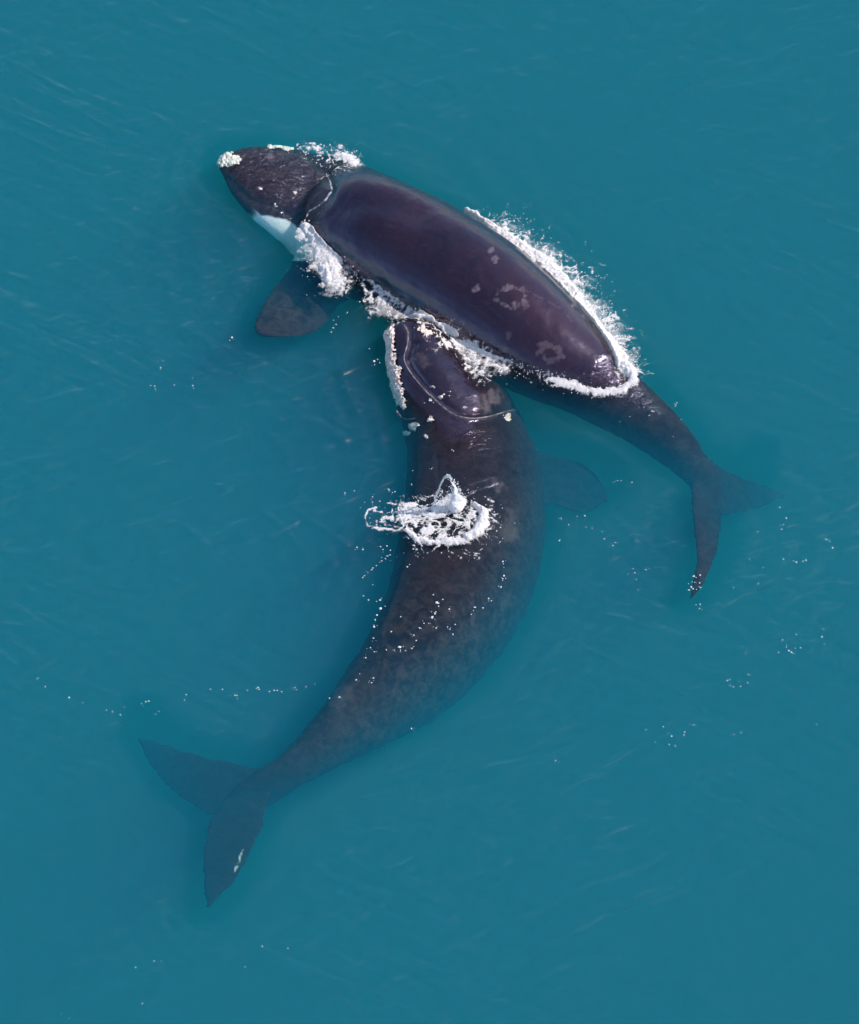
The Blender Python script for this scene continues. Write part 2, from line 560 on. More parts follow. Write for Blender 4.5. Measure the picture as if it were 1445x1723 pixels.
# shoulder hollow behind the head
d, _, _, _ = polyline(q, [(566, 348), (610, 338), (660, 342), (700, 356)])
v += n * (-0.085 * np.exp(-(d / 24) ** 2))[:, None]
wob_ = (np.stack([fbm(v * [2.2, 5.0, 2.2], 2, 61), fbm(v * [2.2, 5.0, 2.2], 2, 62), fbm(v * 3, 2, 63)], -1) - 0.5)
v += wob_ * [0.06, 0.10, 0.0] * sstep(0.15, 1.3, -v[:, 2])[:, None]
v += n * ((fbm(v * 0.9, 3, 5) - 0.5) * 0.06 + (fbm(v * 5, 3, 9) - 0.5) * 0.012)[:, None]
set_coords(me1, v)
jit = (np.stack([fbm(v * 3.2, 3, 21), fbm(v * 3.2, 3, 22)], -1) - 0.5) * 26
qj = q + jit
CHIN = [(405, 340), (424, 350), (440, 362), (462, 364), (486, 372), (506, 384), (530, 400)]
d, _, arc, side = polyline(q + jit * 0.35, CHIN)
white = np.where(side > 0, 1, 0) * sstep(0, 3, d) * sstep(18, 40, arc + 10 * jit[:, 0] / 13) * (q[:, 0] < 535) * (q[:, 1] < 440)
qs = q + jit * 0.35
ring = [(838, 491), (846, 484), (857, 482), (868, 483), (877, 487), (882, 495), (880, 505), (885, 512), (874, 515), (863, 511), (864, 518), (843, 513), (836, 503), (852, 516)]
ring2 = [(906, 591), (912, 584), (922, 581), (932, 584), (941, 590), (944, 597), (938, 603), (926, 606), (914, 602)]
qs = q + (np.stack([fbm(v * 8, 3, 23), fbm(v * 8, 3, 24)], -1) - 0.5) * 16
scars = spots(qs, front, [(a, b, 3.2 + 2.2 * ((i * 7) % 5) / 4, 0.35 + 0.25 * ((i * 3) % 4) / 3) for i, (a, b) in enumerate(ring)] + [(a, b, 4.0 + 2 * ((i * 5) % 3) / 2, 0.35) for i, (a, b) in enumerate(ring2)]
              + [(798, 489, 5, 0.8), (830, 436, 6, 0.6), (823, 421, 4, 0.5), (855, 565, 6, 0.3), (964, 513, 3.5, 0.6), (982, 531, 4, 0.4), (845, 590, 5, 0.25),
                 (455, 262, 7, 0.5), (438, 318, 4, 0.9), (498, 322, 4, 0.5), (463, 345, 4, 0.7)], 0.4)
d, _, _, _ = polyline(q, [(885, 490), (912, 502), (945, 520), (962, 540)])
scars = np.maximum(scars, 0.18 * np.exp(-(d / 1.6) ** 2) * (vnoise(q / 9.0, 3) > 0.35) * front)
wet = 1 - sstep(-0.1, 0.25, v[:, 2])
mott = 0.04 + 0.30 * wet + 0.35 * np.exp(-(np.hypot(q[:, 0] - 490, q[:, 1] - 520) / 45) ** 2)
wash = (1 - sstep(0.02, 0.35, v[:, 2])) * sstep(-0.5, -0.1, v[:, 2])
wash = np.maximum(wash, 0.9 * (1 - sstep(530, 560, q[:, 0])) * sstep(-0.5, -0.1, v[:, 2]))
set_marks(me1, np.stack([white, scars, mott], -1), wash)
whale1 = add('whale', me1, MAT_SKIN_BACK, label='whale rolling with its dark glossy back out of the water, white patch under its chin', cat='whale', group='right whales at the surface')

# --- the lower whale, on its side just under the surface, head against the other
W2 = [
    (670, 548, 22, -0.02, 0.9), (690, 568, 42, -0.16, 0.95), (722, 615, 70, -0.52, 1.0), (755, 675, 88, -0.90, 1.0),
    (783, 740, 103, -1.24, 1.0), (797, 810, 115, -1.45, 1.0), (797, 880, 120, -1.53, 1.0), (786, 950, 122, -1.62, 1.0),
    (762, 1020, 113, -1.58, 1.0), (722, 1088, 100, -1.52, 1.0), (665, 1153, 84, -1.50, 1.0), (602, 1210, 61, -1.32, 1.0),
    (540, 1260, 41, -1.25, 1.0), (484, 1300, 31, -1.26, 0.85), (440, 1330, 31, -1.34, 0.42), (404, 1352, 26, -1.42, 0.22), (384, 1362, 12, -1.45, 0.2)]
W2_flukeA = [(446, 1290, 428, 1374, -1.24, -1.28), (410, 1287, 384, 1380, -1.30, -1.34), (360, 1276, 334, 1362, -1.42, -1.46), (312, 1263, 288, 1328, -1.65, -1.65),
             (268, 1250, 256, 1290, -1.95, -1.9), (232, 1240, 236, 1250, -2.3, -2.3)]
W2_flukeB = [(464, 1318, 400, 1326, -1.24, -1.28), (450, 1356, 366, 1362, -1.18, -1.3), (441, 1392, 348, 1396, -1.12, -1.28), (421, 1436, 343, 1440, -1.08, -1.26),
             (395, 1480, 344, 1482, -1.14, -1.28), (364, 1512, 347, 1512, -1.28, -1.34), (350, 1528, 346, 1528, -1.4, -1.4)]
W2_flip = [(870, 750, 880, 852, -1.6, -1.7), (925, 764, 925, 850, -1.6, -1.7), (962, 774, 956, 860, -1.7, -1.8), (994, 790, 982, 864, -1.8, -1.9), (1014, 814, 1000, 858, -1.95, -2.0), (1024, 834, 1018, 846, -2.1, -2.1)]
me2 = fuse('whale', [body_loft([(a, b, r, z + 0.10 * (1 if b < 1100 else 0.3), k) for a, b, r, z, k in W2], roll=0.3), blade(W2_flukeA), blade(W2_flukeB), blade(W2_flip)])
v, n = coords(me2)
q = px(v)
# behind the head the back stays just under the surface
lim = sstep(690, 790, q[:, 1])
z0 = -0.30
flat = np.where(v[:, 2] > z0, z0 + 0.25 * np.tanh((v[:, 2] - z0) / 0.45), v[:, 2])
v[:, 2] += (flat - v[:, 2]) * lim
set_coords(me2, v)
v, n = coords(me2)
q = px(v)
front = sstep(-0.1, 0.3, -(n @ FWD))
LIP = [(676, 540), (686, 556), (686, 580), (680, 604), (690, 625), (708, 648), (728, 670), (748, 688), (768, 700), (795, 704), (825, 700), (852, 692), (872, 688)]
d, _, arc, side = polyline(q, LIP)
sd = -d * side                     # positive on the lip side, right of the line
edge = sstep(0, 30, arc) * (1 - sstep(300, 345, arc))
v += n * (front * (-0.055 * np.exp(-((sd - 7) / 5) ** 2) + 0.05 * np.exp(-((sd - 40) / 20) ** 2)
                   - 0.02 * np.exp(-((sd + 8) / 6) ** 2)) * edge)[:, None]
# rostrum ridge that carries the callosities
ROS = [(655, 548), (653, 575), (660, 610), (668, 650), (677, 690)]
d, _, _, _ = polyline(q, ROS)
v += n * (front * 0.05 * np.exp(-(d / 14) ** 2))[:, None]
# skin folds at the neck and small pit on the lip
for fold, dep in (([(770, 850), (800, 828), (840, 815), (880, 800)], 0.05), ([(760, 835), (790, 818), (830, 806)], 0.035), ([(735, 770), (736, 800), (742, 830)], 0.03)):
    d, _, _, _ = polyline(q, fold)
    v -= n * (front * dep * 0.7 * np.exp(-(d / 4) ** 2))[:, None]
v -= n * (front * 0.06 * np.exp(-(np.hypot((q[:, 0] - 701) * 1.4, q[:, 1] - 580) / 6) ** 2))[:, None]
wob_ = (np.stack([fbm(v * [2.2, 5.0, 2.2], 2, 61), fbm(v * [2.2, 5.0, 2.2], 2, 62), fbm(v * 3, 2, 63)], -1) - 0.5)
v += wob_ * [0.06, 0.10, 0.0] * sstep(0.15, 1.3, -v[:, 2])[:, None]
v += n * ((fbm(v * 0.9, 3, 15) - 0.5) * 0.06 + (fbm(v * 5, 3, 19) - 0.5) * 0.015)[:, None]
set_coords(me2, v)
jit = (np.stack([fbm(v * 3.2, 3, 31), fbm(v * 3.2, 3, 32)], -1) - 0.5) * 26
qs = q + (np.stack([fbm(v * 6, 3, 33), fbm(v * 6, 3, 34)], -1) - 0.5) * 34
lipd, _, arc, _ = polyline(q, LIP)
scars = 0.25 * np.exp(-(lipd / 2.5) ** 2) * front * sstep(0.25, 0.5, vnoise(q / 7.0, 4) + 0.2) * (1 - sstep(325, 345, arc))
scars = np.maximum(scars, spots(qs, front, [(713, 560, 5, .5), (691, 605, 7, .35), (712, 612, 9, .25), (850, 1015, 10, .2), (855, 895, 14, .25), (575, 1172, 20, .22),
                                            (826, 672, 14, .4), (800, 680, 10, .3), (840, 820, 10, .3), (860, 870, 12, .2)], 0.5))
belly = sstep(-40, 90, q[:, 0] - np.interp(q[:, 1], [550, 740, 880, 1020, 1150, 1300], [720, 783, 797, 762, 665, 484]))
mott = 0.06 + 0.10 * sstep(620, 760, q[:, 1]) + 0.30 * belly * sstep(700, 900, q[:, 1]) + 0.25 * sstep(930, 1080, q[:, 1]) * (1 - sstep(1230, 1330, q[:, 1]))
d, w_, _, _ = polyline(q, [(411, 1428, 0.8), (405, 1441, 2.2), (400, 1455, 3.4), (395, 1467, 1.2)])
nick = np.clip((w_ - d) / 2, 0, 1) * sstep(0.35, 0.55, fbm(q / 4.5, 3, 91))
set_marks(me2, np.stack([nick, scars, mott], -1), 0.38 * sstep(-0.30, -0.08, v[:, 2]) * (1 - sstep(880, 980, q[:, 1])) * (0.3 + 0.7 * sstep(640, 740, q[:, 1])))
whale2 = add('whale', me2, MAT_SKIN_LOW, label='whale lying on its side under the surface, pale crusted head pressed to the other whale', cat='whale', group='right whales at the surface')

BVH1 = BVHTree.FromObject(whale1, bpy.context.evaluated_depsgraph_get())
BVH2 = BVHTree.FromObject(whale2, bpy.context.evaluated_depsgraph_get())

# ------------------------------------------------------------------ rims: pale edges that run along the skin
def on_bodies(u, v, z0=0.0):
    u, v = np.atleast_1d(np.asarray(u, float)), np.atleast_1d(np.asarray(v, float))
    p = P(u, v, z0)
    for i in range(len(u)):
        o = Vector(cam_loc); d = (Vector(p[i]) - o); L = d.length; d.normalize()
        for b in (BVH1, BVH2):
            h = b.ray_cast(o, d, L + 6)
            if h[0] is not None and h[0].z > -1.5 and (h[0] - o).length < (Vector(p[i]) - o).length + 3:
                p[i] = h[0]
    return p

def rim(pts, radius, parent, name, seed):
    s_ = interp([(a, b, 0, 0, 0) for a, b in pts], 90)
    c = on_bodies(s_[:, 0], s_[:, 1])
    for _ in range(3):
        c[1:-1] = (c[:-2] + 2 * c[1:-1] + c[2:]) / 4
    t = np.gradient(c, axis=0); t /= np.linalg.norm(t, axis=1)[:, None] + 1e-9
    rings = []
    w = radius * (0.45 + 1.1 * fbm(np.c_[np.arange(90) * 0.18, np.full(90, seed)], 3, seed)) * np.minimum(1, np.minimum(np.arange(90), 89 - np.arange(90)) / 6 + 0.15)
    for i in range(90):
        e1 = np.cross(t[i], FWD); e1 /= np.linalg.norm(e1); e2 = np.cross(t[i], e1)
        a = np.arange(8) * math.pi / 4
        rings.append(c[i] + (np.outer(np.cos(a), e1) + np.outer(np.sin(a), e2)) * w[i])
    vv, ff = loft(rings)
    return add(name, make_mesh(name, vv, ff), MAT_LIP, parent=parent)
rim(LIP, 0.015, whale2, 'lip_rim', 3)
rim([(667, 690), (674, 700), (683, 705), (700, 704)], 0.018, whale2, 'skin_fold', 5)

# ------------------------------------------------------------------ callosities: crusts raised from the skin
def crust(me, parent, mask, height, seed, name='callosity', label=None, mat=None):
    v, n = coords(me)
    q = px(v)
    m = mask(q) * (-(n @ FWD) > -0.35)
    if (m > 0).sum() < 6:
        print('crust too small', label); return
    idx = m > 0.02
    F = [p.vertices[:] for p in me.polygons if all(idx[i] for i in p.vertices)]
    bm = bmesh.new()
    use = sorted({i for f in F for i in f})
    mp = {}
    for i in use:
        mp[i] = bm.verts.new(v[i])
    for f in F:
        bm.faces.new([mp[i] for i in f])
    left, isles = set(bm.verts), []
    while left:                               # one crust: keep its largest connected patch
        todo, isle = [left.pop()], []
        while todo:
            x = todo.pop(); isle.append(x)
            for e in x.link_edges:
                y = e.other_vert(x)
                if y in left:
                    left.discard(y); todo.append(y)
        isles.append(isle)
    isles.sort(key=len)
    bmesh.ops.delete(bm, geom=[x for isle in isles[:-1] for x in isle], context='VERTS')
    bmesh.ops.subdivide_edges(bm, edges=bm.edges[:], cuts=2, use_grid_fill=True)
    bm.normal_update()
    P_ = np.array([x.co[:] for x in bm.verts]); N_ = np.array([x.normal[:] for x in bm.verts])
    mm = mask(px(P_))
    h = height * (0.45 + 0.5 * fbm(P_ * 9, 3, seed) + 0.5 * (ridged(P_ * 22, 2, seed + 3) - 0.45))
    hh = np.where(mm > 0.03, mm ** 0.5 * h, 0) - 0.012
    for x, p in zip(bm.verts, P_ + N_ * hh[:, None]):
        x.co = p
    o = bpy.data.meshes.new(name)
    bm.to_mesh(o); bm.free()
    o.polygons.foreach_set('use_smooth', np.ones(len(o.polygons), bool))
    return add(name, o, mat or MAT_CALL, parent=parent, label=label)

def blotch(pts, jag=0.5, seed=0, scale=4.2):
    pts = np.asarray(pts, float)
    if len(pts) == 1:
        pts = np.r_[pts, pts + [[0.5, 0, 0]]]
    def f(q):
        d, w, _, _ = polyline(q, pts)
        return np.clip((w * (1 + 1.5 * jag * (2 * fbm(q / scale + 0.37 * q[:, ::-1] / scale, 4, seed) - 1)) - d) / 5.0, 0, 1)
    return f
crust(me2, whale2, blotch([(655, 545, 10), (654, 570, 12), (659, 605, 11), (667, 640, 10), (676, 672, 10), (681, 684, 6)], 0.35, 41), 0.10, 1, label='long pale crusted callosity along the upper jaw')
for i, (a, b, r) in enumerate([(669, 622, 9), (712, 554, 9), (722, 562, 8), (697, 717, 9), (686, 728, 6), (724, 707, 7), (729, 651, 5), (741, 667, 6), (852, 703, 7), (719, 735, 5)]):
    crust(me2, whale2, blotch([(a, b, r)], 0.5, 60 + i), 0.07, 5 + i)
crust(me1, whale1, blotch([(375, 271, 13), (386, 268, 13), (400, 272, 9)], 0.4, 81), 0.09, 31, label='cream callosity on the tip of the snout', mat=MAT_CALL_WATER_TINT)
crust(me1, whale1, blotch([(420, 242, 9), (445, 238, 11), (468, 238, 14), (490, 243, 11)], 0.35, 83), 0.07, 33, label='greenish cream callosity along the far edge of the head', mat=MAT_CALL_WATER_TINT)
for i, (a, b, r) in enumerate([(438, 318, 4), (464, 345, 4), (497, 324, 4)]):
    crust(me1, whale1, blotch([(a, b, r)], 0.4, 90 + i), 0.05, 40 + i)

# ------------------------------------------------------------------ the surface sheet of the sea
CRESTS = [[(590, 190), (640, 187), (700, 200), (745, 216)], [(563, 555), (566, 610), (585, 672), (618, 722)], [(362, 818), (392, 832)], [(420, 846), (462, 880), (508, 925)], [(480, 850), (540, 890), (596, 935)],
          [(560, 905), (592, 920)], [(540, 935), (570, 955)], [(1018, 862), (1060, 902), (1076, 930)], [(1050, 905), (1085, 912), (1104, 932)], [(850, 1082), (905, 1096), (965, 1100)], [(1205, 1098), (1240, 1098), (1262, 1112)],
          [(1200, 1140), (1225, 1136)], [(1120, 1400), (1145, 1388)], [(1050, 1520), (1090, 1498)], [(1080, 1405), (1112, 1396)], [(810, 1424), (832, 1422)], [(815, 1352), (835, 1345)], [(1150, 1322), (1170, 1324)],
          [(0, 1110), (30, 1116)], [(0, 1145), (32, 1162)], [(1346, 658), (1372, 656)], [(930, 690), (985, 712)], [(950, 705), (1010, 725)], [(520, 700), (600, 760)], [(585, 768), (640, 782), (680, 796)], [(588, 786), (660, 802)], [(300, 880), (360, 930)]]

def wave_height(x, y):
    p = np.stack([x, y], -1)
    h = 0.030 * (fbm(p * 0.35, 3, 50) - 0.5) + 0.012 * (fbm(p * [0.8, 1.6], 3, 55) - 0.5)
    for (u0, v0), lam, amp, reach in (((745, 880), 0.5, 0.013, 3.0), ((600, 420), 0.8, 0.014, 4.5), ((1190, 900), 0.7, 0.012, 4.0), ((760, 600), 0.7, 0.012, 4.2)):
        c = P(u0, v0, 0)
        r = np.hypot(x - c[0], (y - c[1])) + 0.25 * (fbm(p * 0.8, 2, 60) - 0.5)
        h = h + amp * np.sin(2 * math.pi * r / lam) * np.exp(-(r / reach) ** 2)
    q = px(np.stack([x, y, np.zeros(len(x))], -1))
    for k, c in enumerate(CRESTS):                # single wavelets, steeper on one side
        d, _, arc, side = polyline(q + 6 * (fbm(p[:, :2] * 2.5, 2, 65)[:, None] - 0.5), c)
        L = sum(math.dist(a, b) for a, b in zip(c[:-1], c[1:]))
        w = np.where(side > 0, 4.0, 7.0)
        h = h + 0.028 * np.exp(-(d / w) ** 2) * sstep(-2, 0.3 * L, arc) * (1 - sstep(0.7 * L, L + 2, arc))
    return h

def opening_gap(x, y):
    """Openings in the sheet over the whales' bodies, leaned toward the camera: plan distance to the bodies."""
    out = np.full(x.shape, 1e9)
    q = np.stack([x, y], -1)
    def sweep(pts, r, z):
        nonlocal out
        for p, rr, zz in zip(pts, r, z):
            if zz < -2.2:
                continue
            lean = min(max(-zz, 0), 1.6) / math.tan(EL)  # tilts each opening toward the camera so the whales show through
            for k in (0.7, 1.0):
                out = np.minimum(out, np.hypot(q[:, 0] - p[0], q[:, 1] - (p[1] - lean * k)) - rr)
    for st in (W1, W2):
        s_ = interp(st, 40)
        sweep(P(s_[:, 0], s_[:, 1], s_[:, 3]), s_[:, 2] / SCALE, s_[:, 3])
    for bl in (W1_flukeA, W1_flukeB, W1_flip, W2_flukeA, W2_flukeB, W2_flip):
        b_ = np.asarray(bl, float)
        t = np.linspace(0, len(b_) - 1, 14)
        b_ = np.stack([np.interp(t, np.arange(len(b_)), b_[:, k]) for k in range(6)], -1)
        for k in np.linspace(0.12, 0.88, 4):
            c = b_[:, 0:2] * (1 - k) + b_[:, 2:4] * k
            z = b_[:, 4] * (1 - k) + b_[:, 5] * k
            sweep(P(c[:, 0], c[:, 1], z), np.full(len(c), 0.12), z)
    return out

def axis(lo, hi, step, far):
    core = np.arange(lo, hi, step)
    ext, d = [], step
    while (ext[-1] if ext else 0) < far:
        d *= 1.4
        ext.append((ext[-1] if ext else 0) + d)
    ext = np.array(ext)
    return np.r_[(lo - ext)[::-1], core, core[-1] + ext]
gx, gy = axis(-11.5, 11.5, 0.05, 5000), axis(-15.5, 15.5, 0.05, 5000)
X, Y = np.meshgrid(gx, gy)
xf, yf = X.ravel(), Y.ravel()
near = (np.abs(xf) < 13) & (np.abs(yf) < 18)
zf = np.full(len(xf), 0.02)
zf[near] = 0.02 + wave_height(xf[near], yf[near])
gap = np.full(len(xf), 9.0)
gap[near] = opening_gap(xf[near], yf[near])
p2_ = np.stack([xf, yf], -1)[near]
g_ = gap[near] + 0.35 * (fbm(p2_ * 0.7, 2, 71) - 0.5)
zf[near] += 0.016 * np.sin(2 * math.pi * g_ / 0.42) * np.exp(-np.clip(g_, 0, 9) / 1.3) * sstep(0.42, 0.66, fbm(p2_ * 0.45, 3, 72))
gap += 0.25 * (fbm(np.stack([xf, yf], -1) * 1.5, 2, 70) - 0.5)
nx = len(gx)
idx = np.arange(len(xf)).reshape(X.shape)
quads = np.stack([idx[:-1, :-1], idx[:-1, 1:], idx[1:, 1:], idx[1:, :-1]], -1).reshape(-1, 4)
keep = (gap[quads] > 0.10).all(1)
quads = quads[keep]
used, inv = np.unique(quads, return_inverse=True)
surf_me = make_mesh('water_surface', np.stack([xf, yf, zf], -1)[used], inv.reshape(-1, 4))
at = surf_me.attributes.new('sheen_fade', 'FLOAT', 'POINT')   # sky reflection faded by hand towards the sheet's openings, to soften their edges
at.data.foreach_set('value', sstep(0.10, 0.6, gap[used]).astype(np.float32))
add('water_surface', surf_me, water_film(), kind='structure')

# ------------------------------------------------------------------ foam
HX, HY, HC = -7.0, -9.0, 0.05
HN, HM = 320, 400
hz = np.zeros((HM, HN))
for jy in range(HM):
    for ix in range(HN):
        o = Vector((HX + ix * HC, HY + jy * HC, 4.0))
        for b in (BVH1, BVH2):
            h = b.ray_cast(o, Vector((0, 0, -1)), 4.05)
            if h[0] is not None:
                hz[jy, ix] = max(hz[jy, ix], h[0].z)

def body_top(x, y):
    """Height of the sea or of whichever body stands out of it."""
    fx, fy = np.clip((x - HX) / HC, 0, HN - 1.001), np.clip((y - HY) / HC, 0, HM - 1.001)
    i, j = fx.astype(int), fy.astype(int)
    a, b = fx - i, fy - j
    return (hz[j, i] * (1 - a) + hz[j, i + 1] * a) * (1 - b) + (hz[j + 1, i] * (1 - a) + hz[j + 1, i + 1] * a) * b

KINDS = {  #          gain  patch fine  lace  shift height
    'solid':         (1.90, 0.55, 0.40, 0.25, 0.10, 0.10),
    'froth':         (0.95, 0.60, 0.50, 0.50, 0.25, 0.045),
    'lace':          (0.50, 0.50, 0.35, 1.25, 0.50, 0.022),
    'speckle':       (0.45, 0.55, 0.90, 0.30, 0.75, 0.020),
    'strand':        (0.90, 0.45, 0.70, 0.20, 0.25, 0.012)}

def foam_sheet(strokes, label, kind='froth', seed=0, cell=0.016, mat=None, name='foam', zmax=0.07, flow=None, tall=1.0, more=0.0):
    gain, ga, gb, gc, shift, height = KINDS[kind]
    allp = np.concatenate([np.asarray(s, float) for s in strokes])
    m = allp[:, 2].max() * 1.8 + 12
    u0, u1, v0, v1 = allp[:, 0].min() - m, allp[:, 0].max() + m, allp[:, 1].min() - m, allp[:, 1].max() + m
    a, b = P(u0, v1, 0), P(u1, v0, 0)
    X, Y = np.meshgrid(np.arange(a[0], b[0], cell), np.arange(a[1] - 0.3, b[1] + 0.05, cell))
    x, y = X.ravel(), Y.ravel()
    z = body_top(x, y)
    q = px(np.stack([x, y, z], -1))
    e = np.full(len(x), -9.0)
    for s in strokes:
        d, w, _, _ = polyline(q, s)
        e = np.maximum(e, 1 - d / w)
    r = e > -1.4
    S = np.full(len(x), -9.0)
    lift = np.zeros(len(x))
    p2 = np.stack([x, y, z * 0.8], -1)[r]
    if flow is not None:                      # streaks drawn out along the current
        c_, s_ = math.cos(math.radians(flow)), math.sin(math.radians(flow))
        p2 = np.stack([(p2[:, 0] * c_ + p2[:, 1] * s_) * 0.38, -p2[:, 0] * s_ + p2[:, 1] * c_, p2[:, 2]], -1)
    warp = (np.stack([fbm(p2 * 3, 2, seed + 7), fbm(p2 * 3, 2, seed + 8), fbm(p2 * 3, 2, seed + 9)], -1) - 0.5) * 0.4
    S[r] = (e[r] * gain + ga * 2 * (fbm(p2 * 3.2, 2, seed) - 0.5) + gb * 2 * (fbm((p2 + warp * 0.2) * 15, 3, seed + 4) - 0.5)
            + gc * 2 * (ridged((p2 + warp) * 6.5, 2, seed + 20) - 0.62) - shift + more - 3.0 * np.clip(z[r] - zmax, 0, 1) / 0.12)
    lift[r] = height * tall * np.clip(S[r], 0, 1.3) * (0.55 + 0.35 * fbm(p2 * 6, 2, seed + 31) + 0.45 * fbm(p2 * 22, 2, seed + 30, 0.5)) + 0.004
    zz = z + 0.018 + np.where(S > 0, lift, 0)
    idx = np.arange(len(x)).reshape(X.shape)
    qd = np.stack([idx[:-1, :-1], idx[:-1, 1:], idx[1:, 1:], idx[1:, :-1]], -1).reshape(-1, 4)
    k = (S[qd].max(1) > -0.35) & (S[qd].min(1) > -5) & ((z[qd].max(1) - z[qd].min(1)) < 0.10)
    qd = qd[k]
    if len(qd) == 0:
        print('no foam', label); return
    used, inv = np.unique(qd, return_inverse=True)
    me = make_mesh(name, np.stack([x, y, zz], -1)[used], inv.reshape(-1, 4))
    at = me.attributes.new('cover', 'FLOAT', 'POINT')
    at.data.foreach_set('value', np.clip(S[used], -1, 1.6).astype(np.float32))
    return add(name, me, mat or MAT_FOAM, label=label, cat='foam' if name == 'foam' else 'splash', kind='stuff')

def ico(sub):
    bm = bmesh.new()
    bmesh.ops.create_icosphere(bm, subdivisions=sub, radius=1)
    v = np.array([x.co[:] for x in bm.verts]); f = np.array([[x.index for x in t.verts] for t in bm.faces])
    bm.free()
    return v, f
ICO1, ICO2 = ico(1), ico(2)

def drops(pts, rad, label, name='spray', lump=0.0, flat=1.0, cat='spray', mat=None):
    pts, rad = np.asarray(pts, float), np.asarray(rad, float)
    bv, bf = ICO2 if lump else ICO1
    k = len(bv)
    rot = rng.normal(size=(len(pts), 3, 3))
    rot = np.linalg.qr(rot)[0]
    V = np.einsum('nij,kj->nki', rot, bv)
    if lump:
        V *= (1 + lump * (fbm((V * 1.7 + pts[:, None] * 9).reshape(-1, 3), 3, 3).reshape(len(pts), k, 1) - 0.5) * 2)
    sc = np.stack([0.7 + 0.6 * rng.random(len(pts)), 0.7 + 0.6 * rng.random(len(pts)), np.full(len(pts), flat)], -1)
    V = V * sc[:, None] * rad[:, None, None] + pts[:, None]
    F = bf[None] + (np.arange(len(pts)) * k)[:, None, None]
    me = make_mesh(name, V.reshape(-1, 3), F.reshape(-1, 3))
    return add(name, me, mat or MAT_DROP, label=label, cat=cat, kind='stuff')

def on_surface(u, v):
    """World points where photograph pixels meet the sea or a body standing out of it."""
    u, v = np.atleast_1d(np.asarray(u, float)), np.atleast_1d(np.asarray(v, float))
    p = P(u, v, 0.0)
    for i in range(len(u)):
        o = Vector(cam_loc); d = (Vector(p[i]) - o); L = d.length; d.normalize()
        for b in (BVH1, BVH2):
            h = b.ray_cast(o, d, L)
            if h[0] is not None and h[0].z > p[i][2]:
                p[i] = h[0]
    return p

# far side of the upper whale: bow wave of white water
EDGE = [(783, 358, 4), (798, 364, 9), (812, 376, 5), (830, 388, 10), (858, 406, 12), (893, 430, 16), (928, 460, 20), (960, 496, 21), (990, 536, 18), (1018, 572, 16), (1042, 606, 17), (1062, 632, 13)]
foam_sheet([[(a, b, w * 0.88) for a, b, w in EDGE]], 'thick white foam along the far side of the upper whale\'s back', 'solid', 100, tall=1.2)
foam_sheet([[(a + 7, b - 7, w * 1.5) for a, b, w in EDGE[3:]]], 'ragged outer fringe of the foam on the far side', 'lace', 104, more=0.04)
foam_sheet([[(a + 6, b - 6, w * 1.6) for a, b, w in EDGE[2:]]], 'milky water beside the foam on the far side', 'froth', 106, more=0.0, mat=MAT_THIN, tall=0.2)
foam_sheet([[(1068, 626, 7), (1065, 642, 8), (1048, 656, 8), (1015, 660, 8), (985, 656, 7), (955, 648, 7), (925, 640, 6)]], 'white foam collar where the upper whale\'s tail enters the water', 'froth', 110, more=0.30, tall=0.7)
foam_sheet([[(960, 642, 10), (925, 630, 16), (885, 616, 18), (850, 608, 15)]], 'broken sparkling foam on the near flank of the upper whale', 'speckle', 120, more=0.28, zmax=0.12)
# near side
foam_sheet([[(514, 384, 9), (530, 402, 14), (548, 425, 22), (560, 446, 23), (563, 464, 13)], [(548, 452, 17), (553, 474, 11)]], 'heaped white splash below the upper whale\'s head', 'solid', 130, tall=0.9, zmax=0.12)
foam_sheet([[(515, 392, 18), (545, 430, 32), (568, 464, 30)]], 'churned edge of the heaped splash', 'froth', 133, more=0.05)
foam_sheet([[(530, 425, 22), (565, 475, 24)]], 'milky water round the heaped splash', 'froth', 134, more=0.1, mat=MAT_THIN, tall=0.2)
foam_sheet([[(578, 428, 12), (598, 452, 17), (618, 470, 10)]], 'thin broken foam behind the heaped splash', 'speckle', 135, more=0.15)
foam_sheet([[(628, 476, 12), (652, 496, 24), (685, 512, 24), (712, 530, 20)]], 'lacy foam along the upper whale\'s near flank', 'lace', 140, more=0.42, zmax=0.10)
foam_sheet([[(640, 490, 14), (670, 504, 18), (712, 522, 18), (740, 540, 12)]], 'bubbling water along the upper whale\'s near flank', 'froth', 143, more=0.02, zmax=0.12)
foam_sheet([[(630, 518, 15), (664, 526, 13)]], 'pale churned patch of foam left of the touching heads', 'froth', 145, mat=MAT_THIN, tall=0.2, more=0.25)
foam_sheet([[(697, 542, 9), (712, 533, 12), (728, 540, 10)], [(730, 550, 12), (750, 553, 15), (766, 562, 9)]], 'bright froth where the two whales touch', 'solid', 150, tall=1.2, zmax=0.14)
foam_sheet([[(742, 570, 12), (775, 580, 18), (812, 592, 18), (848, 605, 11)]], 'streaked foam washing over the lower whale\'s jaw', 'solid', 160, flow=-24, more=-0.50, tall=0.5)
foam_sheet([[(702, 543, 12), (735, 558, 16), (775, 582, 18), (812, 598, 14)]], 'wash spilling over the lower whale\'s snout', 'lace', 163, more=0.22, zmax=0.5)
foam_sheet([[(700, 560, 12), (745, 590, 22), (800, 606, 22), (845, 618, 12)]], 'broken foam over the lower whale\'s jaw', 'lace', 162, more=0.25)
foam_sheet([[(755, 590, 18), (815, 612, 18), (848, 618, 12)]], 'greenish thin foam off the lower whale\'s jaw', 'froth', 165, mat=MAT_THIN, tall=0.2)
foam_sheet([[(505, 247, 5), (535, 253, 9), (565, 259, 10), (590, 264, 9), (599, 278, 9), (588, 294, 8)]], 'broken foam over the far side of the upper whale\'s head', 'speckle', 170, more=0.62)
